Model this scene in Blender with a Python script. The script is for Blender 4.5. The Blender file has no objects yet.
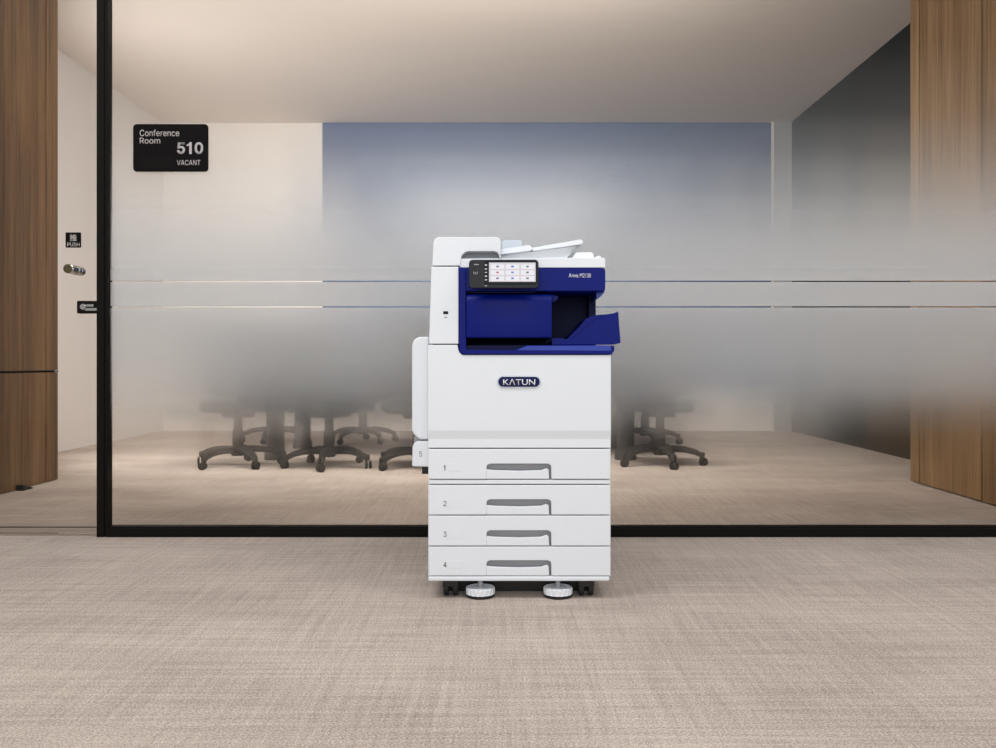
import bpy, bmesh, math, random
from mathutils import Vector, Matrix

random.seed(5)
S = bpy.context.scene
COL = S.collection
PI = math.pi

# ------------------------------------------------------------------ camera
F = 880.0            # focal length in pixels (996 wide frame)
EYE = 0.765          # camera height
VX, VY = 504.0, 362.0
cd = bpy.data.cameras.new('camera')
cd.sensor_fit = 'HORIZONTAL'
cd.sensor_width = 36.0
cd.lens = F / 996.0 * 36.0
cd.shift_x = (498.0 - VX) / 996.0
cd.shift_y = (VY - 374.0) / 996.0
cd.clip_start = 0.02
cam = bpy.data.objects.new('camera', cd)
COL.objects.link(cam)
cam.location = (0, 0, EYE)
cam.rotation_euler = (PI / 2, 0, 0)
S.camera = cam

# ------------------------------------------------------------------ world, light, exposure
w = bpy.data.worlds.new('world')
S.world = w
w.use_nodes = True
w.node_tree.nodes['Background'].inputs[0].default_value = (0.96, 0.985, 1.0, 1)
w.node_tree.nodes['Background'].inputs[1].default_value = 0.66


def area(name, loc, size, energy, color=(1, 1, 1), rot=(0, 0, 0), spread=180):
    l = bpy.data.lights.new(name, 'AREA')
    l.shape = 'RECTANGLE'
    l.size, l.size_y = size
    l.energy = energy
    l.color = color
    l.spread = math.radians(spread)
    o = bpy.data.objects.new(name, l)
    COL.objects.link(o)
    o.location = loc
    o.rotation_euler = rot
    return o


# added fill lights: two overhead in the corridor, a large one behind the camera
area('corridor_fill', (-1.3, 1.95, 3.35), (1.6, 0.7), 45, (1.0, 0.97, 0.94))
area('corridor_fill', (1.7, 1.95, 3.35), (1.6, 0.7), 32, (1.0, 0.97, 0.94))
area('corridor_rear_fill', (0.2, -3.2, 2.1), (4.0, 2.4), 75, (0.94, 0.98, 1.0), (math.radians(82), 0, 0))
# meeting room lamps (out of the picture, nearer than the visible ceiling)
area('meeting_room_lamp', (-0.8, 5.2, 3.36), (1.6, 0.3), 41, (1.0, 0.94, 0.87), (math.radians(36), 0, math.radians(10)), 125)
area('meeting_room_lamp', (0.9, 5.2, 3.36), (1.6, 0.3), 42, (1.0, 0.94, 0.87), (math.radians(34), 0, math.radians(4)), 125)
# added fill light at the hidden side wall, beyond the brown cupboard
area('meeting_room_side_fill', (-3.76, 6.5, 1.6), (1.3, 1.7), 105, (1.0, 0.955, 0.91), (math.radians(92), 0, math.radians(-58)), 150)
# added unseen fill that brightens the far wall and the ceiling above it
area('meeting_room_far_fill', (-0.1, 4.6, 2.86), (3.0, 0.3), 74, (1.0, 0.945, 0.885), (math.radians(88), 0, math.radians(9)), 150)

# enough bounces to see through the pane and its etched layers
S.cycles.transparent_max_bounces = 40
S.cycles.transmission_bounces = 24
S.cycles.max_bounces = 28
S.view_settings.view_transform = 'Standard'
S.view_settings.look = 'None'
S.view_settings.exposure = 0.0
S.view_settings.gamma = 1.0
S.view_settings.use_curve_mapping = False


# ------------------------------------------------------------------ materials
def srgb(r, g, b):
    def f(c):
        c /= 255.0
        return c / 12.92 if c <= 0.04045 else ((c + 0.055) / 1.055) ** 2.4
    return (f(r), f(g), f(b), 1.0)


def mat(name, col, rough=0.5, metal=0.0, spec=0.5, noise=0.0, nscale=60.0, bump=0.0, coat=0.0):
    m = bpy.data.materials.new(name)
    m.use_nodes = True
    nt = m.node_tree
    b = nt.nodes['Principled BSDF']
    b.inputs['Base Color'].default_value = col
    b.inputs['Roughness'].default_value = rough
    b.inputs['Metallic'].default_value = metal
    b.inputs['Specular IOR Level'].default_value = spec
    b.inputs['Coat Weight'].default_value = coat
    if noise or bump:
        tc = nt.nodes.new('ShaderNodeTexCoord')
        n = nt.nodes.new('ShaderNodeTexNoise')
        n.inputs['Scale'].default_value = nscale
        n.inputs['Detail'].default_value = 4
        nt.links.new(tc.outputs['Object'], n.inputs['Vector'])
        if noise:
            mx = nt.nodes.new('ShaderNodeMix')
            mx.data_type = 'RGBA'
            mx.inputs[6].default_value = tuple(c * (1 - noise) for c in col[:3]) + (1,)
            mx.inputs[7].default_value = tuple(min(1, c * (1 + noise)) for c in col[:3]) + (1,)
            nt.links.new(n.outputs['Fac'], mx.inputs[0])
            nt.links.new(mx.outputs[2], b.inputs['Base Color'])
        if bump:
            bp = nt.nodes.new('ShaderNodeBump')
            bp.inputs['Strength'].default_value = bump
            bp.inputs['Distance'].default_value = 0.002
            nt.links.new(n.outputs['Fac'], bp.inputs['Height'])
            nt.links.new(bp.outputs[0], b.inputs['Normal'])
    return m


def math_node(nt, op, a, b=None):
    n = nt.nodes.new('ShaderNodeMath')
    n.operation = op
    for i, v in enumerate((a, b)):
        if v is None:
            continue
        if isinstance(v, (int, float)):
            n.inputs[i].default_value = v
        else:
            nt.links.new(v, n.inputs[i])
    return n.outputs[0]


def stretched_noise(nt, coord, scale, detail=3, rough=0.6):
    mp = nt.nodes.new('ShaderNodeMapping')
    mp.inputs['Scale'].default_value = scale
    nt.links.new(coord, mp.inputs['Vector'])
    n = nt.nodes.new('ShaderNodeTexNoise')
    n.inputs['Scale'].default_value = 1.0
    n.inputs['Detail'].default_value = detail
    n.inputs['Roughness'].default_value = rough
    nt.links.new(mp.outputs[0], n.inputs['Vector'])
    return n.outputs['Fac']


def carpet_material():
    m = bpy.data.materials.new('woven_carpet')
    m.use_nodes = True
    nt = m.node_tree
    b = nt.nodes['Principled BSDF']
    b.inputs['Roughness'].default_value = 0.95
    b.inputs['Specular IOR Level'].default_value = 0.1
    co = nt.nodes.new('ShaderNodeTexCoord').outputs['Object']
    across = stretched_noise(nt, co, (2.2, 60, 1), 5, 0.7)       # threads running across
    along = stretched_noise(nt, co, (60, 2.2, 1), 5, 0.7)        # threads running away
    patch = stretched_noise(nt, co, (0.9, 1.6, 1), 2)
    speck = stretched_noise(nt, co, (190, 230, 1), 2, 0.8)
    a = math_node(nt, 'MULTIPLY_ADD', across, 0.55)
    a.node.inputs[2].default_value = 0
    l = math_node(nt, 'MULTIPLY', along, 0.38)
    p = math_node(nt, 'MULTIPLY', patch, 0.40)
    s = math_node(nt, 'MULTIPLY', speck, 1.5)
    t = math_node(nt, 'ADD', math_node(nt, 'ADD', a, l), math_node(nt, 'ADD', p, s))
    t = math_node(nt, 'DIVIDE', t, 2.83)
    cr = nt.nodes.new('ShaderNodeValToRGB')
    e = cr.color_ramp.elements
    e[0].position, e[0].color = 0.38, srgb(126, 114, 106)
    e[1].position, e[1].color = 0.62, srgb(220, 206, 195)
    mid = e.new(0.5)
    mid.color = srgb(179, 165, 155)
    nt.links.new(t, cr.inputs[0])
    nt.links.new(cr.outputs[0], b.inputs['Base Color'])
    bp = nt.nodes.new('ShaderNodeBump')
    bp.inputs['Strength'].default_value = 0.35
    bp.inputs['Distance'].default_value = 0.004
    nt.links.new(t, bp.inputs['Height'])
    nt.links.new(bp.outputs[0], b.inputs['Normal'])
    return m


def wood_material(name, dark, mid, light, offset=0.0):
    m = bpy.data.materials.new(name)
    m.use_nodes = True
    nt = m.node_tree
    b = nt.nodes['Principled BSDF']
    b.inputs['Roughness'].default_value = 0.5
    b.inputs['Specular IOR Level'].default_value = 0.3
    tc = nt.nodes.new('ShaderNodeTexCoord')
    mp = nt.nodes.new('ShaderNodeMapping')
    mp.inputs['Location'].default_value = (offset, offset * 3, 0)
    nt.links.new(tc.outputs['Object'], mp.inputs['Vector'])
    co = mp.outputs[0]
    broad = stretched_noise(nt, co, (5, 5, 0.35), 3)
    grain = stretched_noise(nt, co, (55, 55, 1.2), 5, 0.65)
    fine = stretched_noise(nt, co, (220, 220, 6), 3, 0.7)
    t = math_node(nt, 'ADD', math_node(nt, 'MULTIPLY', broad, 0.5),
                  math_node(nt, 'ADD', math_node(nt, 'MULTIPLY', grain, 0.35), math_node(nt, 'MULTIPLY', fine, 0.25)))
    t = math_node(nt, 'DIVIDE', t, 1.1)
    cr = nt.nodes.new('ShaderNodeValToRGB')
    e = cr.color_ramp.elements
    e[0].position, e[0].color = 0.40, dark
    e[1].position, e[1].color = 0.60, light
    e.new(0.5).color = mid
    nt.links.new(t, cr.inputs[0])
    nt.links.new(cr.outputs[0], b.inputs['Base Color'])
    return m


def glass_material():
    m = bpy.data.materials.new('clear_glass')
    m.use_nodes = True
    nt = m.node_tree
    nt.nodes.remove(nt.nodes['Principled BSDF'])
    out = nt.nodes['Material Output']
    tr = nt.nodes.new('ShaderNodeBsdfTransparent')
    tr.inputs[0].default_value = (0.975, 0.985, 0.98, 1)
    gl = nt.nodes.new('ShaderNodeBsdfGlossy')
    gl.inputs['Roughness'].default_value = 0.02
    lw = nt.nodes.new('ShaderNodeFresnel')
    lw.inputs[0].default_value = 1.18
    mx = nt.nodes.new('ShaderNodeMixShader')
    nt.links.new(lw.outputs[0], mx.inputs[0])
    nt.links.new(tr.outputs[0], mx.inputs[1])
    nt.links.new(gl.outputs[0], mx.inputs[2])
    nt.links.new(mx.outputs[0], out.inputs[0])
    return m


def film_material(name, stops, haze=0.30, finer=False):
    """printed frosting whose dot density follows the height above the floor"""
    m = bpy.data.materials.new(name)
    m.use_nodes = True
    nt = m.node_tree
    nt.nodes.remove(nt.nodes['Principled BSDF'])
    out = nt.nodes['Material Output']
    tc = nt.nodes.new('ShaderNodeTexCoord')
    sep = nt.nodes.new('ShaderNodeSeparateXYZ')
    nt.links.new(tc.outputs['Object'], sep.inputs[0])
    mr = nt.nodes.new('ShaderNodeMapRange')
    z0, z1 = stops[0][0], stops[-1][0]
    mr.inputs[1].default_value, mr.inputs[2].default_value = z0, z1
    nt.links.new(sep.outputs[2], mr.inputs[0])
    cr = nt.nodes.new('ShaderNodeValToRGB')
    e = cr.color_ramp.elements
    for i, (z, v) in enumerate(stops):
        p = (z - z0) / (z1 - z0)
        if i == 0:
            k = e[0]
        elif i == len(stops) - 1:
            k = e[-1]
        else:
            k = e.new(p)
        k.position = p
        v = 1 - (1 - v) ** (1 / 3)      # three etched layers share the density
        k.color = (v, v, v, 1)
    nt.links.new(mr.outputs[0], cr.inputs[0])
    fac = cr.outputs[0]
    clear = nt.nodes.new('ShaderNodeBsdfTransparent')
    rf = nt.nodes.new('ShaderNodeBsdfRefraction')
    rf.inputs['Color'].default_value = (0.97, 0.97, 0.97, 1)
    rf.inputs['Roughness'].default_value = 0.27
    rf.inputs['IOR'].default_value = 1.3
    df = nt.nodes.new('ShaderNodeBsdfDiffuse')
    df.inputs[0].default_value = (0.95, 0.94, 0.94, 1)
    tl = nt.nodes.new('ShaderNodeBsdfTranslucent')
    tl.inputs[0].default_value = (0.95, 0.94, 0.94, 1)
    mwhite = nt.nodes.new('ShaderNodeMixShader')
    mwhite.inputs[0].default_value = 0.18
    nt.links.new(df.outputs[0], mwhite.inputs[1])
    nt.links.new(tl.outputs[0], mwhite.inputs[2])
    frost = nt.nodes.new('ShaderNodeMixShader')
    frost.inputs[0].default_value = haze
    if finer:      # the etching gets finer, so less milky, as it thins out
        nt.links.new(math_node(nt, 'MULTIPLY', math_node(nt, 'POWER', fac, 1.3), haze / 0.62), frost.inputs[0])
    nt.links.new(rf.outputs[0], frost.inputs[1])
    nt.links.new(mwhite.outputs[0], frost.inputs[2])
    mx = nt.nodes.new('ShaderNodeMixShader')
    nt.links.new(fac, mx.inputs[0])
    nt.links.new(clear.outputs[0], mx.inputs[1])
    nt.links.new(frost.outputs[0], mx.inputs[2])
    nt.links.new(mx.outputs[0], out.inputs[0])
    return m


def emit_mat(name, col, strength):
    m = mat(name, (0.02, 0.02, 0.02, 1), 0.2)
    b = m.node_tree.nodes['Principled BSDF']
    b.inputs['Emission Color'].default_value = col
    b.inputs['Emission Strength'].default_value = strength
    return m


M = {}
M['carpet'] = carpet_material()
M['wall'] = mat('white_wall_paint', srgb(226, 219, 214), 0.9, spec=0.2, noise=0.02, nscale=8)
M['ceiling'] = mat('ceiling_paint', srgb(228, 218, 210), 0.95, spec=0.1, noise=0.02, nscale=6)
M['dark_wall'] = mat('charcoal_wall_paint', srgb(22, 25, 22), 0.75, spec=0.2, noise=0.1, nscale=30)
M['blue_panel'] = mat('blue_grey_lacquer', srgb(62, 86, 126), 0.25, spec=0.6, noise=0.04, nscale=2)
M['pillar'] = mat('pale_grey_paint', srgb(150, 150, 152), 0.7, noise=0.02)
M['wood'] = wood_material('brown_oak_veneer', srgb(76, 55, 35), srgb(107, 80, 52), srgb(134, 104, 72))
M['wood_warm'] = wood_material('golden_oak_veneer', srgb(112, 83, 52), srgb(142, 110, 72), srgb(168, 135, 94), 4.0)
M['wood_edge'] = mat('wood_gap_shadow_liner', srgb(40, 28, 20), 0.8, noise=0.1)
M['frame'] = mat('black_anodised_aluminium', srgb(11, 7, 5), 0.55, 0.0, 0.15, noise=0.1, nscale=40)
M['glass'] = glass_material()
M['white'] = mat('white_plastic', srgb(236, 239, 244), 0.42, spec=0.4, noise=0.008, nscale=300)
M['lightgrey'] = mat('light_grey_plastic', srgb(214, 216, 219), 0.45, noise=0.01, nscale=300)
M['grey'] = mat('grey_plastic_shaded_white', srgb(160, 161, 164), 0.55, noise=0.02, nscale=200)  # grey parts, and white plastic in shade inside the recesses
M['seam'] = mat('black_gap_plastic', srgb(22, 22, 24), 0.8, noise=0.05)
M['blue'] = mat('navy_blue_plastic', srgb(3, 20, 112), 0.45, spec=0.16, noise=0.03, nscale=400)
M['blue_dark'] = mat('shaded_navy_plastic', srgb(5, 12, 62), 0.55, spec=0.2, noise=0.03, nscale=400)  # shade of the output cavity put into the navy
M['blue_lip'] = mat('satin_blue_plastic_lit_tone', srgb(28, 54, 160), 0.3, spec=0.4, noise=0.03, nscale=400)  # brighter blue, light on the front lip put into the colour
M['black'] = mat('black_plastic', srgb(20, 20, 21), 0.4, noise=0.08, nscale=100)
M['panel'] = mat('charcoal_gloss_plastic', srgb(36, 36, 40), 0.4, spec=0.25, noise=0.03, nscale=100)
M['panel_glass'] = mat('black_screen_glass', srgb(8, 8, 9), 0.3, spec=0.15, noise=0.02, nscale=50)
M['screen'] = emit_mat('lit_screen', srgb(214, 210, 218), 0.85)
M['tile'] = emit_mat('lit_screen_tile', srgb(232, 230, 236), 0.9)
M['tile_line'] = emit_mat('lit_screen_line', srgb(205, 160, 175), 0.9)
M['icon_blue'] = emit_mat('lit_icon_blue', srgb(80, 110, 190), 0.9)
M['icon_teal'] = emit_mat('lit_icon_teal', srgb(60, 130, 130), 0.9)
M['icon_red'] = emit_mat('lit_icon_red', srgb(190, 80, 90), 0.9)
M['icon_grey'] = emit_mat('lit_icon_grey', srgb(95, 95, 120), 0.9)
M['key_light'] = emit_mat('lit_key_symbol', srgb(205, 205, 205), 0.8)
M['mark'] = mat('pale_grey_print', srgb(160, 160, 164), 0.6, noise=0.02)
M['print_dark'] = mat('dark_grey_print', srgb(34, 35, 38), 0.6, noise=0.02)
M['print_white'] = mat('white_print', srgb(240, 240, 242), 0.6, noise=0.02)
M['badge_rim'] = mat('silver_rim', srgb(190, 194, 202), 0.25, 0.9, noise=0.02)
M['badge'] = mat('navy_badge_enamel', srgb(6, 14, 70), 0.35, spec=0.2, noise=0.03)
M['guide'] = mat('translucent_blue_plastic', srgb(205, 216, 228), 0.25, noise=0.02)
M['guide'].node_tree.nodes['Principled BSDF'].inputs['Alpha'].default_value = 0.45
M['sign'] = mat('black_sign_acrylic', srgb(10, 7, 7), 0.6, spec=0.1, noise=0.05)
M['sign_slot'] = mat('black_sign_insert', srgb(16, 12, 12), 0.6, spec=0.1, noise=0.05)
M['sign_text'] = mat('pale_sign_lettering', srgb(214, 206, 204), 0.6, noise=0.02)
M['sign_number'] = mat('grey_sign_numerals', srgb(178, 172, 174), 0.6, noise=0.02)
M['chrome'] = mat('brushed_steel', srgb(170, 165, 160), 0.22, 1.0, noise=0.04, nscale=80)
M['brass'] = mat('aged_bronze', srgb(92, 80, 58), 0.35, 0.7, noise=0.06, nscale=80)
M['chair_fabric'] = mat('charcoal_chair_fabric', srgb(26, 26, 28), 0.9, noise=0.15, nscale=250, bump=0.3)
M['chair_mesh'] = mat('grey_chair_mesh', srgb(26, 27, 30), 0.85, noise=0.15, nscale=300, bump=0.3)
M['chair_plastic'] = mat('black_chair_nylon', srgb(22, 19, 17), 0.6, spec=0.25, noise=0.1, nscale=80)
M['table_top'] = mat('grey_table_laminate', srgb(48, 45, 44), 0.5, noise=0.05, nscale=20)
M['table_leg'] = mat('dark_table_steel', srgb(28, 24, 22), 0.55, 0.0, noise=0.06, nscale=60)


# ------------------------------------------------------------------ mesh helpers
def link(name, bm, material, parent=None, smooth=None):
    bmesh.ops.recalc_face_normals(bm, faces=bm.faces[:])
    me = bpy.data.meshes.new(name)
    if smooth:
        for f in bm.faces:
            f.smooth = True
        for e in bm.edges:
            if len(e.link_faces) == 2:
                e.smooth = e.calc_face_angle(0) < smooth
    bm.to_mesh(me)
    bm.free()
    me.materials.append(material)
    o = bpy.data.objects.new(name, me)
    COL.objects.link(o)
    if parent is not None:
        o.parent = parent
        if parent.parent is None and parent.type == 'EMPTY':
            o.location = -Vector(parent.location) if parent.get('_world') else (0, 0, 0)
    return o


def empty(name, loc, world=False):
    o = bpy.data.objects.new(name, None)
    o.empty_display_size = 0.1
    COL.objects.link(o)
    o.location = loc
    if world:
        o['_world'] = 1
    return o


def tag(o, label=None, cat=None, group=None, kind=None):
    for k, v in (('label', label), ('category', cat), ('group', group), ('kind', kind)):
        if v:
            o[k] = v
    return o


def bevel(bm, r, seg=2, ang=0.4):
    if r <= 0:
        return bm
    bmesh.ops.recalc_face_normals(bm, faces=bm.faces[:])
    ed = [e for e in bm.edges if len(e.link_faces) == 2 and e.calc_face_angle(0) > ang]
    bmesh.ops.bevel(bm, geom=ed, offset=r, segments=seg, profile=0.5, affect='EDGES', clamp_overlap=True)
    return bm


def box(x0, x1, y0, y1, z0, z1, r=0.0, seg=2, bm=None):
    b = bmesh.new()
    bmesh.ops.create_cube(b, size=1)
    for v in b.verts:
        v.co = Vector(((x0 + x1) / 2 + v.co.x * (x1 - x0), (y0 + y1) / 2 + v.co.y * (y1 - y0), (z0 + z1) / 2 + v.co.z * (z1 - z0)))
    bevel(b, r, seg)
    return join(bm, b)


def join(bm, b):
    if bm is None:
        return b
    me = bpy.data.meshes.new('tmp')
    b.to_mesh(me)
    b.free()
    bm.from_mesh(me)
    bpy.data.meshes.remove(me)
    return bm


def prism(pts, y0, y1, r=0.0, seg=2, bm=None, ang=0.4):
    """outline in the XZ plane, swept from depth y0 to y1"""
    b = bmesh.new()
    vs = [b.verts.new((x, y0, z)) for x, z in pts]
    f = b.faces.new(vs)
    g = bmesh.ops.extrude_face_region(b, geom=[f])
    for v in g['geom']:
        if isinstance(v, bmesh.types.BMVert):
            v.co.y = y1
    bevel(b, r, seg, ang)
    return join(bm, b)


def prism_x(pts, x0, x1, r=0.0, seg=2, bm=None, ang=0.4):
    """outline in the YZ plane, swept from x0 to x1"""
    b = bmesh.new()
    vs = [b.verts.new((x0, y, z)) for y, z in pts]
    f = b.faces.new(vs)
    g = bmesh.ops.extrude_face_region(b, geom=[f])
    for v in g['geom']:
        if isinstance(v, bmesh.types.BMVert):
            v.co.x = x1
    bevel(b, r, seg, ang)
    return join(bm, b)


def lathe(prof, center=(0, 0, 0), n=32, axis='Z', bm=None, wob=None):
    """profile of (radius, height), turned about an axis through center"""
    b = bmesh.new()
    rings = []
    for (r, h) in prof:
        ring = []
        for i in range(n):
            a = 2 * PI * i / n
            rr = r if wob is None else wob(r, h, i)
            p = Vector((rr * math.cos(a), rr * math.sin(a), h))
            ring.append(b.verts.new(p))
        rings.append(ring)
    for k in range(len(rings) - 1):
        for i in range(n):
            b.faces.new((rings[k][i], rings[k][(i + 1) % n], rings[k + 1][(i + 1) % n], rings[k + 1][i]))
    b.faces.new(list(reversed(rings[0])))
    b.faces.new(rings[-1])
    if axis == 'Y':
        bmesh.ops.rotate(b, verts=b.verts[:], cent=(0, 0, 0), matrix=Matrix.Rotation(PI / 2, 3, 'X'))
    elif axis == 'X':
        bmesh.ops.rotate(b, verts=b.verts[:], cent=(0, 0, 0), matrix=Matrix.Rotation(PI / 2, 3, 'Y'))
    bmesh.ops.translate(b, verts=b.verts[:], vec=Vector(center))
    return join(bm, b)


def sweep(path, widths, heights, bm=None, n=10, up=Vector((0, 0, 1))):
    """oval tube along a path"""
    b = bmesh.new()
    rings = []
    P = [Vector(p) for p in path]
    for k, p in enumerate(P):
        d = (P[min(k + 1, len(P) - 1)] - P[max(k - 1, 0)]).normalized()
        s = d.cross(up)
        s = s.normalized() if s.length > 1e-4 else Vector((1, 0, 0))
        u = s.cross(d).normalized()
        rings.append([b.verts.new(p + s * (widths[k] / 2 * math.cos(2 * PI * i / n)) + u * (heights[k] / 2 * math.sin(2 * PI * i / n))) for i in range(n)])
    for k in range(len(rings) - 1):
        for i in range(n):
            b.faces.new((rings[k][i], rings[k][(i + 1) % n], rings[k + 1][(i + 1) % n], rings[k + 1][i]))
    b.faces.new(list(reversed(rings[0])))
    b.faces.new(rings[-1])
    return join(bm, b)


def rounded(x0, x1, z0, z1, r, n=6):
    pts = []
    for cx, cz, a0 in ((x1 - r, z1 - r, 0), (x0 + r, z1 - r, PI / 2), (x0 + r, z0 + r, PI), (x1 - r, z0 + r, 1.5 * PI)):
        for i in range(n + 1):
            a = a0 + PI / 2 * i / n
            pts.append((cx + r * math.cos(a), cz + r * math.sin(a)))
    return pts


def numeral(bm, ch, x0, x1, z0, z1, y, depth):
    # plain sans numerals drawn from straight strokes
    strokes = {'1': [[(0.42, 0), (0.72, 0), (0.72, 1), (0.46, 1), (0.42, 0.93), (0.30, 0.84), (0.12, 0.79), (0.12, 0.66), (0.42, 0.72)]],
               '4': [[(0.62, 0), (0.80, 0), (0.80, 1), (0.62, 1)], [(0.02, 0.22), (1, 0.22), (1, 0.36), (0.02, 0.36)], [(0.02, 0.34), (0.22, 0.36), (0.66, 0.84), (0.64, 1)]]}[ch]
    for pts in strokes:
        prism([(x0 + (x1 - x0) * u, z0 + (z1 - z0) * v) for u, v in pts], y - depth, y, bm=bm)


FONT = None
try:      # the sans-serif face that ships inside Blender itself
    FONT = bpy.data.fonts.load(bpy.utils.system_resource('DATAFILES', path='fonts') + '/Inter.woff2')
except Exception:
    FONT = None


def lettering(name, body, x0, x1, z0, z1, y, material, parent=None, bold=-0.004, sans=True, depth=0.0006, align='fit', shear=0.0):
    """raised lettering standing in the XZ plane, facing the corridor, filling the given box"""
    if body in ('1', '4'):
        b = bmesh.new()
        numeral(b, body, x0, x1, z0, z1, y, depth)
        return link(name, b, material, parent)
    cu = bpy.data.curves.new('tmp_text', 'FONT')
    cu.body = body
    cu.size = 1.0
    cu.offset = bold
    cu.shear = shear
    if FONT and sans:
        cu.font = FONT
    cu.resolution_u = 3
    t = bpy.data.objects.new('tmp_text', cu)
    COL.objects.link(t)
    bpy.context.view_layer.update()
    dg = bpy.context.evaluated_depsgraph_get()
    me = bpy.data.meshes.new_from_object(t.evaluated_get(dg))
    bpy.data.objects.remove(t)
    bpy.data.curves.remove(cu)
    b = bmesh.new()
    b.from_mesh(me)
    bpy.data.meshes.remove(me)
    xs = [v.co.x for v in b.verts]
    ys = [v.co.y for v in b.verts]
    ax, bx_, ay, by = min(xs), max(xs), min(ys), max(ys)
    sx, sz = (x1 - x0) / (bx_ - ax), (z1 - z0) / (by - ay)
    for v in b.verts:
        v.co = Vector((x0 + (v.co.x - ax) * sx, y, z0 + (v.co.y - ay) * sz))
    g = bmesh.ops.extrude_face_region(b, geom=b.faces[:])
    for v in g['geom']:
        if isinstance(v, bmesh.types.BMVert):
            v.co.y = y - depth
    return link(name, b, material, parent)


# ------------------------------------------------------------------ setting
LEFT, RIGHT, BACK, CEIL, GLASS = -3.79, 3.18, 9.78, 3.42, 3.87


def X(px, d):
    return (px - VX) * d / F


def Z(py, d):
    return EYE + (VY - py) * d / F


tag(link('floor', box(-7, 7, -4, BACK + 0.1, -0.05, 0), M['carpet']), kind='structure')
tag(link('ceiling', box(LEFT - 0.1, RIGHT + 0.1, GLASS - 0.05, BACK + 0.1, CEIL, CEIL + 0.1), M['ceiling']), kind='structure')
tag(link('wall_left', box(LEFT - 0.1, LEFT, GLASS - 0.05, BACK + 0.1, 0, CEIL), M['wall']), kind='structure')
tag(link('wall_right', box(RIGHT, RIGHT + 0.1, GLASS - 0.05, BACK + 0.1, 0, CEIL), M['dark_wall']), kind='structure')
tag(link('wall_back', box(LEFT, RIGHT, BACK, BACK + 0.1, 0, CEIL), M['wall']), kind='structure')
tag(link('trim_1', box(X(772, BACK), RIGHT, BACK - 0.06, BACK, 0, CEIL), M['pillar']), kind='structure')
tag(link('trim_2', box(X(770.5, BACK), X(772, BACK), BACK - 0.065, BACK, 0, CEIL), M['wall']), kind='structure')

tag(link('wall_front_left', box(-7, -2.9, GLASS - 0.03, GLASS + 0.055, 0, CEIL), M['wall']), kind='structure')
tag(link('wall_front_right', box(2.62, 7, GLASS - 0.03, GLASS + 0.055, 0, CEIL), M['wall']), kind='structure')

# large panel over the far wall
pn = link('wall_panel', box(X(323, BACK), X(770, BACK), BACK - 0.035, BACK, 0.48, CEIL - 0.003, 0.004), M['blue_panel'])
tag(pn, 'wide blue-grey panel covering most of the far wall of the meeting room', 'wall panel')

# glazed front: black frame, clear pane, frosted films
win = link('window_1', box(X(105, GLASS), 2.62, GLASS, GLASS + 0.012, 0.03, CEIL - 0.02), M['glass'])
tag(win, kind='structure')
fx0, fx1 = X(96.4, GLASS - 0.03), X(107.6, GLASS - 0.03)
post = box(fx0, fx0 + (fx1 - fx0) * 0.66, GLASS - 0.03, GLASS + 0.018, 0, CEIL, 0.002)
box(fx0 + (fx1 - fx0) * 0.62, fx0 + (fx1 - fx0) * 0.80, GLASS - 0.024, GLASS + 0.016, 0.0, CEIL, bm=post)
box(fx0 + (fx1 - fx0) * 0.78, fx1, GLASS - 0.028, GLASS + 0.018, 0, CEIL, 0.002, bm=post)
link('frame_post', post, M['frame'], win)
rail = box(fx1 - 0.001, 2.62, GLASS - 0.03, GLASS + 0.02, 0, 0.040, 0.002)
box(fx1 - 0.001, 2.62, GLASS - 0.024, GLASS + 0.02, 0.039, 0.046, 0.001, bm=rail)
link('frame_rail', rail, M['frame'], win)
link('frame_rail', box(fx1 - 0.001, 2.62, GLASS - 0.03, GLASS + 0.045, CEIL - 0.05, CEIL, 0.002), M['frame'], win)

zg = lambda py: Z(py, GLASS)
FILM_TOP = film_material('frosted_film_fading_upward', [(zg(280.6), 0.97), (zg(255), 0.90), (zg(225), 0.70), (zg(190), 0.42), (zg(150), 0.18), (zg(110), 0.06), (zg(40), 0.0)], 0.42)
FILM_MID = film_material('frosted_film_band', [(zg(306), 0.96), (zg(282.0), 0.96)], 0.42)
FILM_LOW = film_material('frosted_film_fading_downward', [(zg(500), 0.0), (zg(465), 0.06), (zg(440), 0.24), (zg(415), 0.56), (zg(390), 0.82), (zg(360), 0.91), (zg(330), 0.94), (zg(307.5), 0.96)], 0.38, True)
for (ya, yb, mt) in ((40, 280.6, FILM_TOP), (282.0, 306.2, FILM_MID), (307.5, 500, FILM_LOW)):
    link('frosted_film', box(fx1 - 0.02, 2.6, GLASS - 0.002, GLASS - 0.0008, zg(yb), zg(ya)), mt, win)
    link('frosted_film', box(fx1 - 0.02, 2.6, GLASS + 0.005, GLASS + 0.0062, zg(yb), zg(ya)), mt, win)
    link('frosted_film', box(fx1 - 0.02, 2.6, GLASS + 0.0128, GLASS + 0.014, zg(yb), zg(ya)), mt, win)

# frameless glass door to the left of the post
door = link('door_1', box(-2.88, fx0 - 0.004, GLASS, GLASS + 0.012, 0.012, CEIL - 0.06, 0.0005, 1), M['glass'])
tag(door, kind='structure')
kx, kz = X(75, GLASS), Z(270.2, GLASS)
knob = lathe([(0.012, -0.062), (0.0185, -0.0605), (0.020, -0.057), (0.020, -0.03), (0.0175, -0.029), (0.0175, -0.024), (0.0205, -0.023), (0.0205, -0.003), (0.017, -0.002),
              (0.017, 0.014), (0.0205, 0.015), (0.0205, 0.03), (0.020, 0.052), (0.012, 0.057)], (0, 0, 0), 32, 'Y')
for v in knob.verts:
    v.co = Vector((v.co.x + kx, GLASS + v.co.y, v.co.z + kz))
link('door_knob', knob, M['chrome'], door, 0.7)
cap = lathe([(0.0195, 0), (0.0195, 0.002), (0.018, 0.003)], (0, 0, 0), 32, 'Y')
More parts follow.
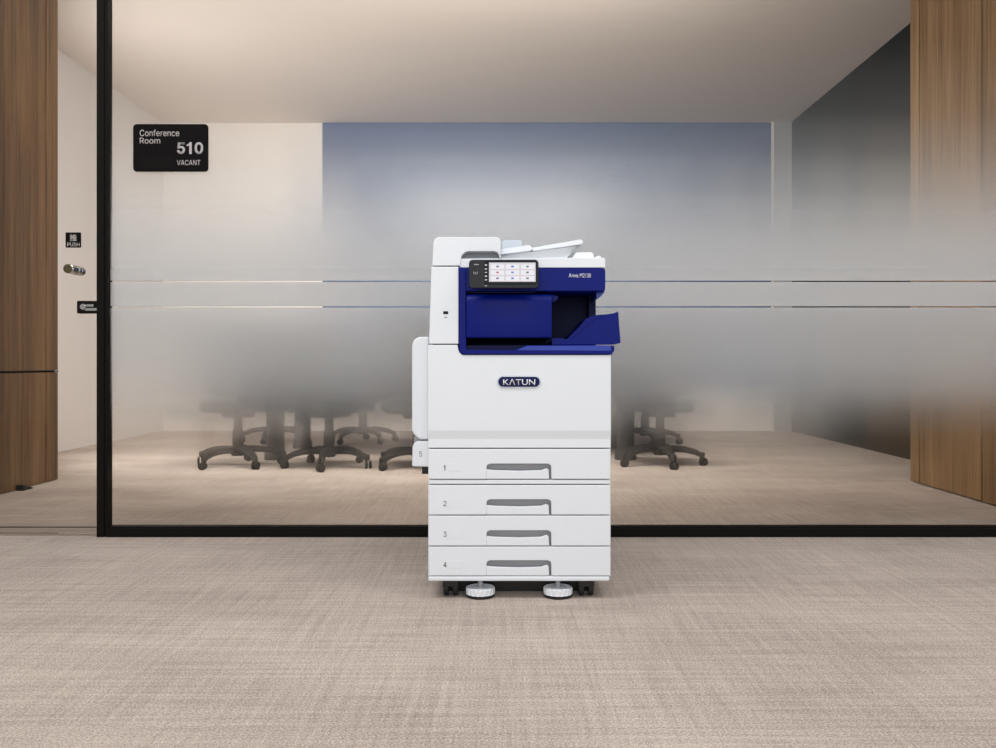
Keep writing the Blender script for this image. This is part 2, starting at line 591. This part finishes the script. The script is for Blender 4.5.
for v in cap.verts:
    v.co = Vector((v.co.x + kx, GLASS - 0.0635 + v.co.y * 1, v.co.z + kz))
kb = cap
ko = [c for c in door.children if c.name.startswith('door_knob')][0]
link('knob_cap', kb, M['brass'], ko)
lock = link('door_lock', box(X(78, GLASS), fx0 - 0.002, GLASS - 0.012, GLASS + 0.024, Z(313.5, GLASS), Z(301, GLASS), 0.003), M['frame'], door)
lk = lathe([(0.014, 0.0), (0.014, 0.004), (0.012, 0.006), (0.006, 0.006)], (0, 0, 0), 24, 'Y')
for v in lk.verts:
    v.co = Vector((v.co.x + X(84.5, GLASS), GLASS - 0.012 - (v.co.y if v.co.y > 0 else -v.co.y), v.co.z + Z(307, GLASS)))
link('lock_cylinder', lk, M['chrome'], lock)
link('lock_plate', box(X(86.5, GLASS), fx0 - 0.003, GLASS - 0.0135, GLASS - 0.0118, Z(310.8, GLASS), Z(308.2, GLASS)), M['chrome'], lock)
link('lock_lever', box(X(88, GLASS), X(95, GLASS), GLASS - 0.017, GLASS - 0.0133, Z(307, GLASS), Z(304.5, GLASS), 0.001), M['chrome'], lock)

# carpet joint under the door
tag(link('trim_3', box(-2.88, fx0 - 0.01, 4.065, 4.078, 0, 0.0025, 0.0005), M['wood_edge']), kind='structure')

# signs on the glass
sd = GLASS - 0.010
sg = link('room_sign', prism(rounded(X(133, sd), X(208, sd), Z(171.5, sd), Z(124, sd), 0.016), GLASS - 0.010, GLASS - 0.0022, 0.001), M['sign'])
tag(sg, 'black rounded room sign reading Conference Room 510 fixed on the glass', 'sign')
link('status_slot', box(X(140, sd), X(173, sd), sd - 0.0006, sd + 0.002, Z(168, sd), Z(157, sd)), M['sign_slot'], sg)
lt = lambda n, b, x0, x1, yt, yb, m_, **k: lettering(n, b, X(x0, sd), X(x1, sd), Z(yb, sd), Z(yt, sd), sd + 0.0001, m_, sg, **k)
lt('room_lettering', 'Conference', 139.8, 179.2, 129.7, 136.2, M['sign_text'])
lt('room_lettering', 'Room', 139.8, 160.2, 137.8, 143.6, M['sign_text'])
for ch, xa, xb in (('5', 177, 185), ('1', 185.6, 194.2), ('0', 194.6, 203.2)):
    lt('room_number', ch, xa, xb, 142.2, 154, M['sign_number'], bold=0.026)
lt('status_lettering', 'VACANT', 177, 200.3, 160, 165.2, M['sign_text'])

pd = GLASS - 0.002
ps = link('push_sign', prism(rounded(X(65.5, pd), X(81, pd), Z(247.6, pd), Z(232.4, pd), 0.004), pd, GLASS - 0.0001), M['sign'])
tag(ps, 'small square black push sign stuck on the glass door above the knob', 'sign')
lettering('sign_lettering', '推', X(69.8, pd), X(76.8, pd), Z(241.2, pd), Z(234.3, pd), pd + 0.0001, M['sign_text'], ps, sans=False)
lettering('sign_lettering', 'PUSH', X(67.2, pd), X(79.6, pd), Z(246.4, pd), Z(242.6, pd), pd + 0.0001, M['sign_text'], ps)


# ------------------------------------------------------------------ wooden cabinets inside the room
def side_cabinet(name, xf, xb, y0, y1, base_z, seam, mat_, label, stiles):
    """tall cupboard whose visible side face is at xf"""
    root = empty(name, ((xf + xb) / 2, (y0 + y1) / 2, 0), True)
    tag(root, label, 'cabinet')
    s = 1 if xb > xf else -1
    a, b = sorted((xf + s * 0.02, xb))
    link('carcass', box(a, b, y0 + 0.005, y1 - 0.004, base_z + 0.01, CEIL - 0.005), M['wood_edge'], root)
    ys = [y0] + stiles + [y1]
    zs = [base_z] + ([seam] if seam else []) + [CEIL - 0.005]
    for k in range(len(zs) - 1):
        for i in range(len(ys) - 1):
            a, b = sorted((xf, xf + s * 0.019))
            pz0 = zs[k] + (0.007 if k else 0)
            link('panel', box(a, b, ys[i] + (0.015 if i else 0), ys[i + 1], pz0, zs[k + 1] - (0.007 if k + 1 < len(zs) - 1 else 0), 0.001, 1), mat_, root)
    # end face that looks into the room and back face
    a, b = sorted((xf + s * 0.019, xb))
    link('end_panel', box(a, b, y1 - 0.004, y1, base_z, CEIL - 0.005), mat_, root)
    link('end_panel', box(a, b, y0, y0 + 0.005, base_z, CEIL - 0.005), mat_, root)
    return root


cl = side_cabinet('wooden_cabinet', -2.9, LEFT + 0.003, GLASS + 0.06, 5.72, 0.004, 0.705, M['wood'],
                  'tall brown wood cupboard with a horizontal seam behind the glass door', [4.75, 5.565])
link('seam_strip', box(-2.904, -2.897, 5.66, 5.721, 0.7005, 0.7095), M['chrome'], cl)
wedge = prism_x([(5.22, 0), (5.33, 0), (5.33, 0.004), (5.235, 0.034), (5.22, 0.034)], -2.895, -2.85, 0.002)
tag(link('door_stop', wedge, M['black']), 'small black wedge on the carpet against the brown wood cupboard', 'door stop')

side_cabinet('wooden_cupboard', 2.6, RIGHT - 0.003, GLASS + 0.06, 5.63, 0.008, None, M['wood_warm'],
             'tall golden wood cupboard against the charcoal wall, partly veiled by frosted glass', [4.78, 5.5])


# ------------------------------------------------------------------ meeting table and chairs
TY0, TY1 = 6.82, 8.0
tx0, tx1 = X(222, 6.6), X(668, 6.6)
table = empty('meeting_table', ((tx0 + tx1) / 2, (TY0 + TY1) / 2, 0), True)
tag(table, 'long grey meeting table on thick dark columns among the chairs behind glass', 'table')
link('tabletop', prism(rounded(tx0, tx1, 0, 1, 0.001), 0, 1) if False else box(tx0, tx1, TY0, TY1, 0.715, 0.745, 0.004), M['table_top'], table)
for lx in (X(275.5, 6.92), X(625.5, 6.92)):
    for ly in (6.92, 7.85):
        b = lathe([(0.085, 0), (0.085, 0.05), (0.074, 0.07), (0.070, 0.09), (0.070, 0.69), (0.10, 0.70), (0.10, 0.715)], (lx, ly, 0), 28)
        link('leg', b, M['table_leg'], table, 0.6)


def make_chair(name):
    r = empty(name, (0, 0, 0))
    # five-armed base with arched arms
    b = lathe([(0.045, 0.075), (0.05, 0.09), (0.05, 0.13), (0.036, 0.155)], (0, 0, 0), 20)
    tips = []
    for k in range(5):
        a = 2 * PI * k / 5
        dx, dy = math.cos(a), math.sin(a)
        prof = [(0.02, 0.115), (0.10, 0.122), (0.18, 0.118), (0.25, 0.102), (0.295, 0.08), (0.31, 0.058)]
        sweep([(dx * q, dy * q, h) for q, h in prof], [0.07, 0.066, 0.06, 0.055, 0.05, 0.04], [0.055, 0.052, 0.048, 0.044, 0.04, 0.034], bm=b)
        tips.append((dx * 0.315, dy * 0.315, a))
    link('star_base', b, M['chair_plastic'], r, 0.6)
    for (cx, cy, a) in tips:
        wbm = None
        for s in (-1, 1):
            wh = lathe([(0.018, -0.009), (0.028, -0.007), (0.028, 0.007), (0.018, 0.009)], (0, 0, 0), 18, 'X')
            bmesh.ops.translate(wh, verts=wh.verts[:], vec=(s * 0.014, 0, 0))
            wbm = wh if wbm is None else join(wbm, wh)
        lathe([(0.008, 0.028), (0.012, 0.05), (0.010, 0.07)], (0, 0, 0), 10, bm=wbm)
        for v in wbm.verts:
            c, sn = math.cos(a + 0.6), math.sin(a + 0.6)
            v.co = Vector((v.co.x * c - v.co.y * sn + cx, v.co.x * sn + v.co.y * c + cy, v.co.z + 0.028))
        link('caster', wbm, M['chair_plastic'], r, 0.6)
    link('gas_lift', lathe([(0.040, 0.13), (0.040, 0.26), (0.032, 0.265), (0.032, 0.38)], (0, 0, 0), 20), M['chair_plastic'], r, 0.6)
    link('tilt_mechanism', box(-0.11, 0.11, -0.12, 0.16, 0.36, 0.415, 0.015), M['chair_plastic'], r)
    # padded seat
    sb = box(-0.265, 0.265, -0.245, 0.245, 0.395, 0.485, 0.036, 4)
    for v in sb.verts:
        t = (v.co.y + 0.245) / 0.49
        v.co.x *= 0.90 + 0.10 * t
        v.co.z += 0.010 * ((v.co.x / 0.245) ** 2) - (0.02 * max(0, (t - 0.75) / 0.25))
    link('seat', sb, M['chair_fabric'], r, 0.8)
    # curved backrest towards -y
    nb, hb = 12, 10
    bb = bmesh.new()
    grid = {}
    for side in (0, 1):
        for i in range(nb + 1):
            for j in range(hb + 1):
                u = i / nb * 2 - 1
                v = j / hb
                wid = 0.255 - 0.035 * v ** 3 - 0.03 * (1 - v) ** 3
                x = u * wid
                z = 0.51 + 0.54 * v
                if j == hb:
                    z -= 0.05 * abs(u) ** 4
                if j == 0:
                    z += 0.04 * abs(u) ** 4
                y = -0.255 - 0.07 * v + 0.055 * u * u + 0.03 * math.sin(v * PI) + (0.0 if side == 0 else -0.028)
                grid[side, i, j] = bb.verts.new((x, y, z))
    for side in (0, 1):
        for i in range(nb):
            for j in range(hb):
                q = [grid[side, i, j], grid[side, i + 1, j], grid[side, i + 1, j + 1], grid[side, i, j + 1]]
                bb.faces.new(q if side == 0 else q[::-1])
    ring = [(i, 0) for i in range(nb)] + [(nb, j) for j in range(hb)] + [(i, hb) for i in range(nb, 0, -1)] + [(0, j) for j in range(hb, 0, -1)]
    for k in range(len(ring)):
        p, q = ring[k], ring[(k + 1) % len(ring)]
        bb.faces.new((grid[0, p[0], p[1]], grid[1, p[0], p[1]], grid[1, q[0], q[1]], grid[0, q[0], q[1]]))
    link('backrest', bb, M['chair_mesh'], r, 0.8)
    sp = sweep([(0, -0.06, 0.385), (0, -0.22, 0.39), (0, -0.295, 0.44), (0, -0.31, 0.56), (0, -0.315, 0.70)], [0.07, 0.07, 0.065, 0.06, 0.05], [0.03, 0.03, 0.028, 0.024, 0.02], up=Vector((1, 0, 0)).cross(Vector((0, 1, 0))))
    link('back_support', sp, M['chair_plastic'], r, 0.8)
    return r


def copy_tree(o, name):
    c = o.copy()
    COL.objects.link(c)
    c.name = name
    for ch in list(o.children):
        d = ch.copy()
        COL.objects.link(d)
        d.parent = c
    return c


CHAIRS = [
    # px of the column, depth, turn (0 = backrest towards the corridor), label
    (238, 6.50, 0.37, 'dark office chair nearest the pale side wall, farthest from the white copier'),
    (329, 6.42, -0.30, 'dark office chair in the near row between thick table column and copier side flap'),
    (418, 6.40, 0.15, 'dark office chair almost hidden by the side of the white copier'),
    (276, 8.45, PI + 0.2, 'dark office chair on the far side of the table, behind its thick column'),
    (363, 8.40, PI - 0.25, 'dark office chair across the table, seen between the two near chairs beside the copier'),
    (660, 6.55, -0.17, 'dark office chair at the table end nearest the wooden cupboard, one wheel reaching out'),
    (645, 8.25, PI + 0.4, 'dark office chair across the table, behind the chair nearest the wooden cupboard'),
]
proto = None
for i, (px, d, rz, lab) in enumerate(CHAIRS):
    if proto is None:
        proto = c = make_chair('office_chair')
    else:
        c = copy_tree(proto, 'office_chair')
    c.location = (X(px, d), d, 0)
    c.rotation_euler = (0, 0, rz)
    tag(c, lab, 'chair', 'office chairs around the meeting table')

# ------------------------------------------------------------------ the copier
Y0 = F / 310.0     # front face


def PX(px, d=0.0):
    return X(px, Y0 + d)


def PZ(py, d=0.0):
    return Z(py, Y0 + d)


def PO(pts, d=0.0):
    return [(PX(x, d), PZ(y, d)) for x, y in pts]


def pbox(x0, x1, yt, yb, d0, d1, r=0.0, seg=2, bm=None):
    return box(PX(x0, d0), PX(x1, d0), Y0 + d0, Y0 + d1, PZ(yb, d0), PZ(yt, d0), r, seg, bm)


def ppris(pts, d0, d1, r=0.0, seg=2, bm=None, ang=0.4):
    return prism(PO(pts, d0), Y0 + d0, Y0 + d1, r, seg, bm, ang)


def ptext(name, body, x0, x1, yt, yb, d, m_, parent, **k):
    return lettering(name, body, PX(x0, d), PX(x1, d), PZ(yb, d), PZ(yt, d), Y0 + d + 0.0001, m_, parent, **k)


pr = empty('office_copier', (PX(520), Y0 + 0.3, 0), True)
tag(pr, 'white and navy blue floor-standing office copier with four paper drawers on the carpet', 'copier')

# lower chassis
link('chassis', pbox(429.5, 609.5, 347, 576.5, 0.028, 0.60), M['seam'], pr)
link('side_panel', pbox(428.6, 430.2, 345, 576.5, 0.03, 0.6, 0.001), M['white'], pr)
link('side_panel', pbox(608.8, 610.6, 355, 576.5, 0.03, 0.6, 0.001), M['white'], pr)
link('base_plinth', pbox(428.2, 609.6, 576.4, 581.2, 0.0, 0.60, 0.004), M['white'], pr)
link('under_base_shade', pbox(446, 592, 577, 596, 0.10, 0.56), M['black'], pr)  # black box added to deepen the shade under the copier
link('trim_strip', pbox(428.4, 610.2, 479.9, 484.0, 0.002, 0.03, 0.002), M['white'], pr)


def drawer(yt, yb, num):
    n0 = yb - 15.3
    o = [(428.3, yt), (610.3, yt), (610.3, yb), (551.5, yb), (551.3, n0 + 3.5), (550.4, n0 + 1.2), (547.5, n0), (490, n0), (487.4, n0 + 1.2), (486.5, n0 + 3.5), (486.2, yb), (428.3, yb)]
    dr = link('drawer', ppris(o, 0.0, 0.03, 0.0018), M['white'], pr)
    link('handle_recess', pbox(485, 552.5, n0 - 1, yb, 0.022, 0.034), M['grey'], dr)  # grey stands for white plastic in shade inside the grip
    lip = [(486.3, yb), (486.3, n0 + 5.8), (494, n0 + 6.6), (519, n0 + 7.3), (541, n0 + 6.6), (546.5, n0 + 4.8), (548.6, n0 + 6.0), (549.2, yb)]
    link('handle', ppris(lip, 0.001, 0.012, 0.002), M['white'], dr)
    lx = yt + (yb - yt) * 0.62
    link('label_window', pbox(448, 461.5, lx - 4.2, lx + 3.6, -0.0006, 0.001, 0.0003, 1), M['white'], dr)
    ptext('drawer_number', num, 443.3, 446.6 if num != '1' else 446.2, lx - 2.6, lx + 2.6, 0.0, M['print_dark'], dr)
    return dr


drawer(449.2, 479.0, '1')
drawer(485.2, 514.7, '2')
drawer(515.8, 545.7, '3')
drawer(546.8, 575.7, '4')

# front door with a shallow crease near its foot
fd = ppris([(427.9, 344.9), (457.6, 344.9), (458.4, 349.5), (459.8, 352.8), (462.5, 355.0), (611, 355.0), (611, 448.0), (427.9, 448.0)], 0.0, 0.03)
for yy in (430.5, 439):
    bmesh.ops.bisect_plane(fd, geom=fd.verts[:] + fd.edges[:] + fd.faces[:], plane_co=(0, 0, PZ(yy)), plane_no=(0, 0, 1))
for v in fd.verts:
    if v.co.y < Y0 + 0.001 and v.co.z < PZ(438):
        v.co.y += 0.005
bevel(fd, 0.0022, 2, 0.7)
fdo = link('front_door', fd, M['white'], pr)
pill = rounded(PX(497.3, -.004), PX(540.8, -.004), PZ(387.9, -.004), PZ(375.8, -.004), PX(6, 0) - PX(0, 0) - 0.0001, 8)
lb = link('logo_badge', prism(pill, Y0 - 0.003, Y0 + 0.001, 0.0008), M['badge_rim'], fdo)
pill2 = rounded(PX(498.3, -.004), PX(539.8, -.004), PZ(386.9, -.004), PZ(376.8, -.004), PX(5, 0) - PX(0, 0) - 0.0001, 8)
link('badge_face', prism(pill2, Y0 - 0.0036, Y0 - 0.002), M['badge'], lb)
ptext('logo_lettering', 'KΛTUN', 503.2, 535.2, 378.9, 385.0, -0.0036, M['print_white'], lb, bold=0.004, sans=False)

# white column beside the blue front
colm = link('side_column', ppris([(431.3, 266.6), (458.6, 266.6), (458.6, 343.9), (429.0, 343.9)], 0.0, 0.58, 0.003), M['white'], pr)
link('column_core', pbox(433, 458, 263, 346, 0.02, 0.5), M['seam'], pr)
link('usb_port', pbox(443.2, 448.2, 311.2, 314.2, -0.0008, 0.004, 0.0006, 1), M['seam'], colm)
link('port_mark', pbox(444.3, 447.2, 316.7, 317.9, -0.0004, 0.002), M['mark'], colm)

# blue bezel, cavity, covers
bez = [(458.9, 266.8), (465.6, 268.2), (466.2, 349.6), (612.0, 350.6), (613.0, 354.4), (464.5, 354.4), (460.6, 352.8), (459.2, 349.5)]
link('blue_bezel', ppris(bez, -0.004, 0.06, 0.0018), M['blue'], pr)
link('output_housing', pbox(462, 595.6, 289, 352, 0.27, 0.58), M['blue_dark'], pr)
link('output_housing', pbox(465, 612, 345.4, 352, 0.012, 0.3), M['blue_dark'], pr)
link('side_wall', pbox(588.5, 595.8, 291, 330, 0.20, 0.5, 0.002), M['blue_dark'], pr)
lipbm = ppris([(508, 353.2), (527.5, 345.4), (610.5, 345.4), (611.6, 347), (611.6, 353.2)], -0.003, 0.03, 0.0035, 3)
link('front_lip', lipbm, M['blue_lip'], pr)
link('front_lip', ppris([(611, 346.2), (614.3, 345.6), (614.6, 351.4), (611, 352.4)], 0.0, 0.05, 0.001), M['blue'], pr)

# toner cover with rolled top
prof = []
r = 0.032
zt, zb = PZ(293.2, -0.012), PZ(337.8, -0.012)
for i in range(9):
    a = PI / 2 * i / 8
    prof.append((Y0 - 0.012 + r - r * math.sin(a), zt - r + r * math.cos(a)))
prof = prof + [(Y0 - 0.012, zb + 0.004), (Y0 - 0.008, zb), (Y0 + 0.26, zb), (Y0 + 0.26, zt)]
tcov = link('toner_cover', prism_x(prof, PX(466.4, -0.012), PX(551.8, -0.012), 0.0012, 2, ang=0.6), M['blue'], pr, 0.5)
link('release_tab', ppris([(551.9, 294.5), (558.4, 296.2), (557.6, 299.5), (554.6, 301.8), (551.9, 302)], 0.03, 0.06, 0.001), M['blue'], pr)
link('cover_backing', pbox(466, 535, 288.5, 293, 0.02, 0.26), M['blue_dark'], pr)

# output tray: front wall and sloping bed
tw = [(551.9, 338.2), (562.5, 338.2), (566.5, 339.6), (571.5, 338.8), (576.5, 336.2), (583, 330.5), (590, 324.4), (596.5, 320), (603, 317.4), (609.5, 315.2), (618.2, 311.2), (620.7, 342.8), (614, 344.6), (551.9, 344.9)]
tray = link('output_tray', ppris(tw, 0.012, 0.026, 0.0012), M['blue'], pr)
bed = [(551.9, 341), (566, 340), (579, 327), (586, 318.6), (593, 315.2), (606, 314.4), (616, 313), (619, 342.5), (551.9, 344)]
link('tray_bed', ppris(bed, 0.03, 0.30, 0.0012), M['blue'], tray)

# scanner unit
scn = link('scanner_unit', ppris([(459.5, 268.3), (604.0, 268.3), (605.4, 270), (605.4, 289.5), (604.2, 291.2), (459.5, 291.2)], 0.0, 0.56, 0.006, 3), M['blue'], pr)
link('scanner_bracket', ppris([(596.3, 291), (604.8, 291), (604.8, 292.4), (598.2, 298.6), (596.3, 299)], 0.05, 0.5, 0.001), M['blue_lip'], pr)
ptext('model_lettering', 'Arivia M2130', 568.8, 590.8, 273.4, 277.6, -0.0002, M['print_white'], scn, bold=-0.004, sans=False)

# lid and document feeder
link('scanner_lid', ppris([(459.5, 258.6), (575, 257.6), (604.6, 257.8), (605.4, 259), (605.4, 267.7), (459.5, 267.7)], 0.004, 0.54, 0.002), M['white'], pr)
link('lid_hinge', ppris([(572.6, 258), (576.2, 252.8), (578, 252.2), (591.5, 252.2), (593.4, 254), (594.2, 258)], 0.06, 0.5, 0.002), M['white'], pr)
link('lid_hinge', ppris([(594.4, 258), (595.6, 256.8), (598.6, 255.6), (600.6, 256.6), (601.6, 258)], 0.08, 0.5, 0.0008), M['white'], pr)
fe = [(432.2, 265.6), (433.6, 241.5), (434.8, 238.6), (438.5, 237.0), (496.5, 237.0), (499.4, 238.0), (500.6, 241.2), (500.6, 258.8), (499.6, 258.8), (498.9, 254.6), (497.2, 252.2), (494, 251.2), (468.5, 251.2), (464.5, 252.4), (461.4, 256), (460.0, 265.6)]
fdr = link('document_feeder', ppris(fe, 0.0, 0.5, 0.0025, 3), M['white'], pr)
b = bmesh.new()
# sloping pocket under the feeder
pk = [(460, 265.8, .004), (500.2, 259, .004), (500.2, 251, .11), (461, 251, .11)]
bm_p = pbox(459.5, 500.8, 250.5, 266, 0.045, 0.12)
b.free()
link('feeder_pocket', bm_p, M['grey'], fdr)  # shade inside the white pocket coloured in as grey
it = link('input_tray', ppris([(532.0, 247.8), (579.6, 239.6), (582.2, 240.0), (583.2, 241.8), (582.4, 243.6), (580, 244.4), (533, 250.8)], 0.06, 0.40, 0.0012), M['white'], pr)
link('tray_extension', ppris([(500.4, 249.4), (503, 248.9), (528.5, 245.2), (530.8, 246.2), (532.8, 248.6), (531, 250.4), (500.4, 254.4)], 0.05, 0.40, 0.0012), M['white'], it)
link('tray_underside', ppris([(500.6, 258.4), (500.6, 255.4), (532, 251.4), (580, 245.2), (575.5, 248.5), (571, 254.6), (566, 258.4)], 0.075, 0.38, 0.001), M['lightgrey'], it)
link('tray_support', ppris([(570.6, 253.6), (572, 250.6), (579.6, 245.0), (581.6, 245.0), (575, 252)], 0.065, 0.075, 0.0006), M['grey'], it)
link('paper_guide', ppris([(502.4, 249.6), (502.4, 241.4), (503.6, 240), (520, 240), (521.6, 241.2), (522.6, 247.2)], 0.2, 0.203), M['guide'], it)

# control panel
d = -0.045
cp = link('control_panel', prism(rounded(PX(468.9, d), PX(538.6, d), PZ(288.2, d), PZ(259.6, d), 0.012), Y0 + d, Y0 + d + 0.022, 0.0025, 3), M['panel'], pr)
link('panel_arm', pbox(478, 528, 266, 284, d + 0.02, 0.004), M['black'], pr)
link('panel_glass', prism(rounded(PX(484.0, d), PX(537.3, d), PZ(285.0, d), PZ(260.6, d), 0.008), Y0 + d - 0.0006, Y0 + d + 0.002), M['panel_glass'], cp)
sc = link('screen', pbox(489.0, 535.6, 262.5, 281.8, d - 0.0010, d + 0.001), M['screen'], cp)
cols = [M['icon_grey'], M['icon_blue'], M['icon_teal'], M['icon_red'], M['icon_blue'], M['icon_grey'], M['icon_grey'], M['icon_blue'], M['icon_grey']]
for r_ in range(3):
    for c_ in range(3):
        tx, ty = 491.0 + c_ * 15.0, 264.4 + r_ * 5.9
        tile = link('screen_tile', pbox(tx, tx + 13.2, ty, ty + 5.0, d - 0.0013, d + 0.0005), M['tile'], sc)
        link('tile_icon', pbox(tx + 5.2, tx + 7.8, ty + 1.2, ty + 3.0, d - 0.0016, d), cols[r_ * 3 + c_], sc)
        link('tile_line', pbox(tx, tx + 13.2, ty + 4.8, ty + 5.1, d - 0.0015, d), M['tile_line'], sc)
for k, (yy, hh) in enumerate(((264.3, 1.4), (268.4, 1.2), (271.9, 1.0), (275.4, 1.4), (279.2, 1.2), (285.4, 0.6))):
    link('panel_key', pbox(484.9, 487.0, yy, yy + hh, d - 0.0010, d + 0.001), M['key_light'], cp)
link('panel_mark', pbox(474.0, 478.8, 264.0, 265.0, d - 0.0006, d + 0.001), M['mark'], cp)
for (x0, x1, ya, yb) in ((473.4, 477.6, 273.6, 274.2), (473.4, 474.0, 271.6, 274.2), (477.0, 477.6, 271.6, 274.2), (474.8, 476.2, 272.2, 273.0)):
    link('panel_mark', pbox(x0, x1, ya, yb, d - 0.0006, d + 0.001), M['mark'], cp)

# flaps on the left flank
fl = [(428.5, 336.6), (419, 336.9), (415, 338.6), (412.6, 342), (411.9, 347), (411.9, 430), (413.5, 434.2), (418.2, 438.6), (420.4, 439.4), (428.5, 439.4)]
link('bypass_tray', ppris(fl, 0.08, 0.46, 0.006, 3), M['white'], pr)
fl2 = [(428.5, 441.2), (417, 441.4), (413.8, 443.6), (412.4, 447.4), (412.1, 466.4), (428.5, 466.8)]
sdn = link('side_tray', ppris(fl2, 0.08, 0.46, 0.003, 3), M['white'], pr)
ptext('drawer_number', '5', 419.3, 422.0, 451.4, 456.6, 0.08, M['print_dark'], sdn)
link('tray_hinge', pbox(414, 428.5, 437, 443, 0.10, 0.44), M['grey'], pr)
link('side_bracket', pbox(422, 428.5, 466.4, 474, 0.12, 0.4, 0.002), M['black'], pr)

# casters and levelling feet
for (cx, cd_) in ((450.2, 0.05), (587, 0.05), (450.2, 0.52), (587, 0.52)):
    x = PX(cx)
    cb = box(x - 0.026, x + 0.026, Y0 + cd_ - 0.032, Y0 + cd_ + 0.032, 0.034, 0.0705, 0.004)
    cs = link('caster', cb, M['black'], pr)
    for s in (-1, 1):
        wb = lathe([(0.012, -0.009), (0.028, -0.008), (0.030, -0.005), (0.030, 0.005), (0.028, 0.008), (0.012, 0.009)], (0, 0, 0), 20, 'X')
        bmesh.ops.translate(wb, verts=wb.verts[:], vec=(x + s * 0.0155, Y0 + cd_, 0.030))
        link('wheel', wb, M['black'], cs, 0.6)
for cx in (480.1, 558.6):
    x, y = PX(cx), Y0 + 0.036
    rib = lambda r, h, i: r * (1.0 if (i // 2) % 2 else 0.955) if 0.012 < h < 0.030 else r
    ft = link('levelling_foot', lathe([(0.047, 0.0105), (0.0475, 0.0145), (0.0475, 0.0275), (0.046, 0.0305), (0.040, 0.0315), (0.038, 0.029), (0.012, 0.029)], (x, y, 0), 72, wob=rib), M['white'], pr)
    link('foot_stem', lathe([(0.008, 0.028), (0.008, 0.075)], (x, y, 0), 20), M['grey'], ft)
    link('foot_pad', lathe([(0.044, 0.0), (0.046, 0.002), (0.046, 0.009), (0.040, 0.011)], (x, y, 0), 40), M['black'], ft, 0.6)

for o in S.objects:
    if '_world' in o:
        del o['_world']
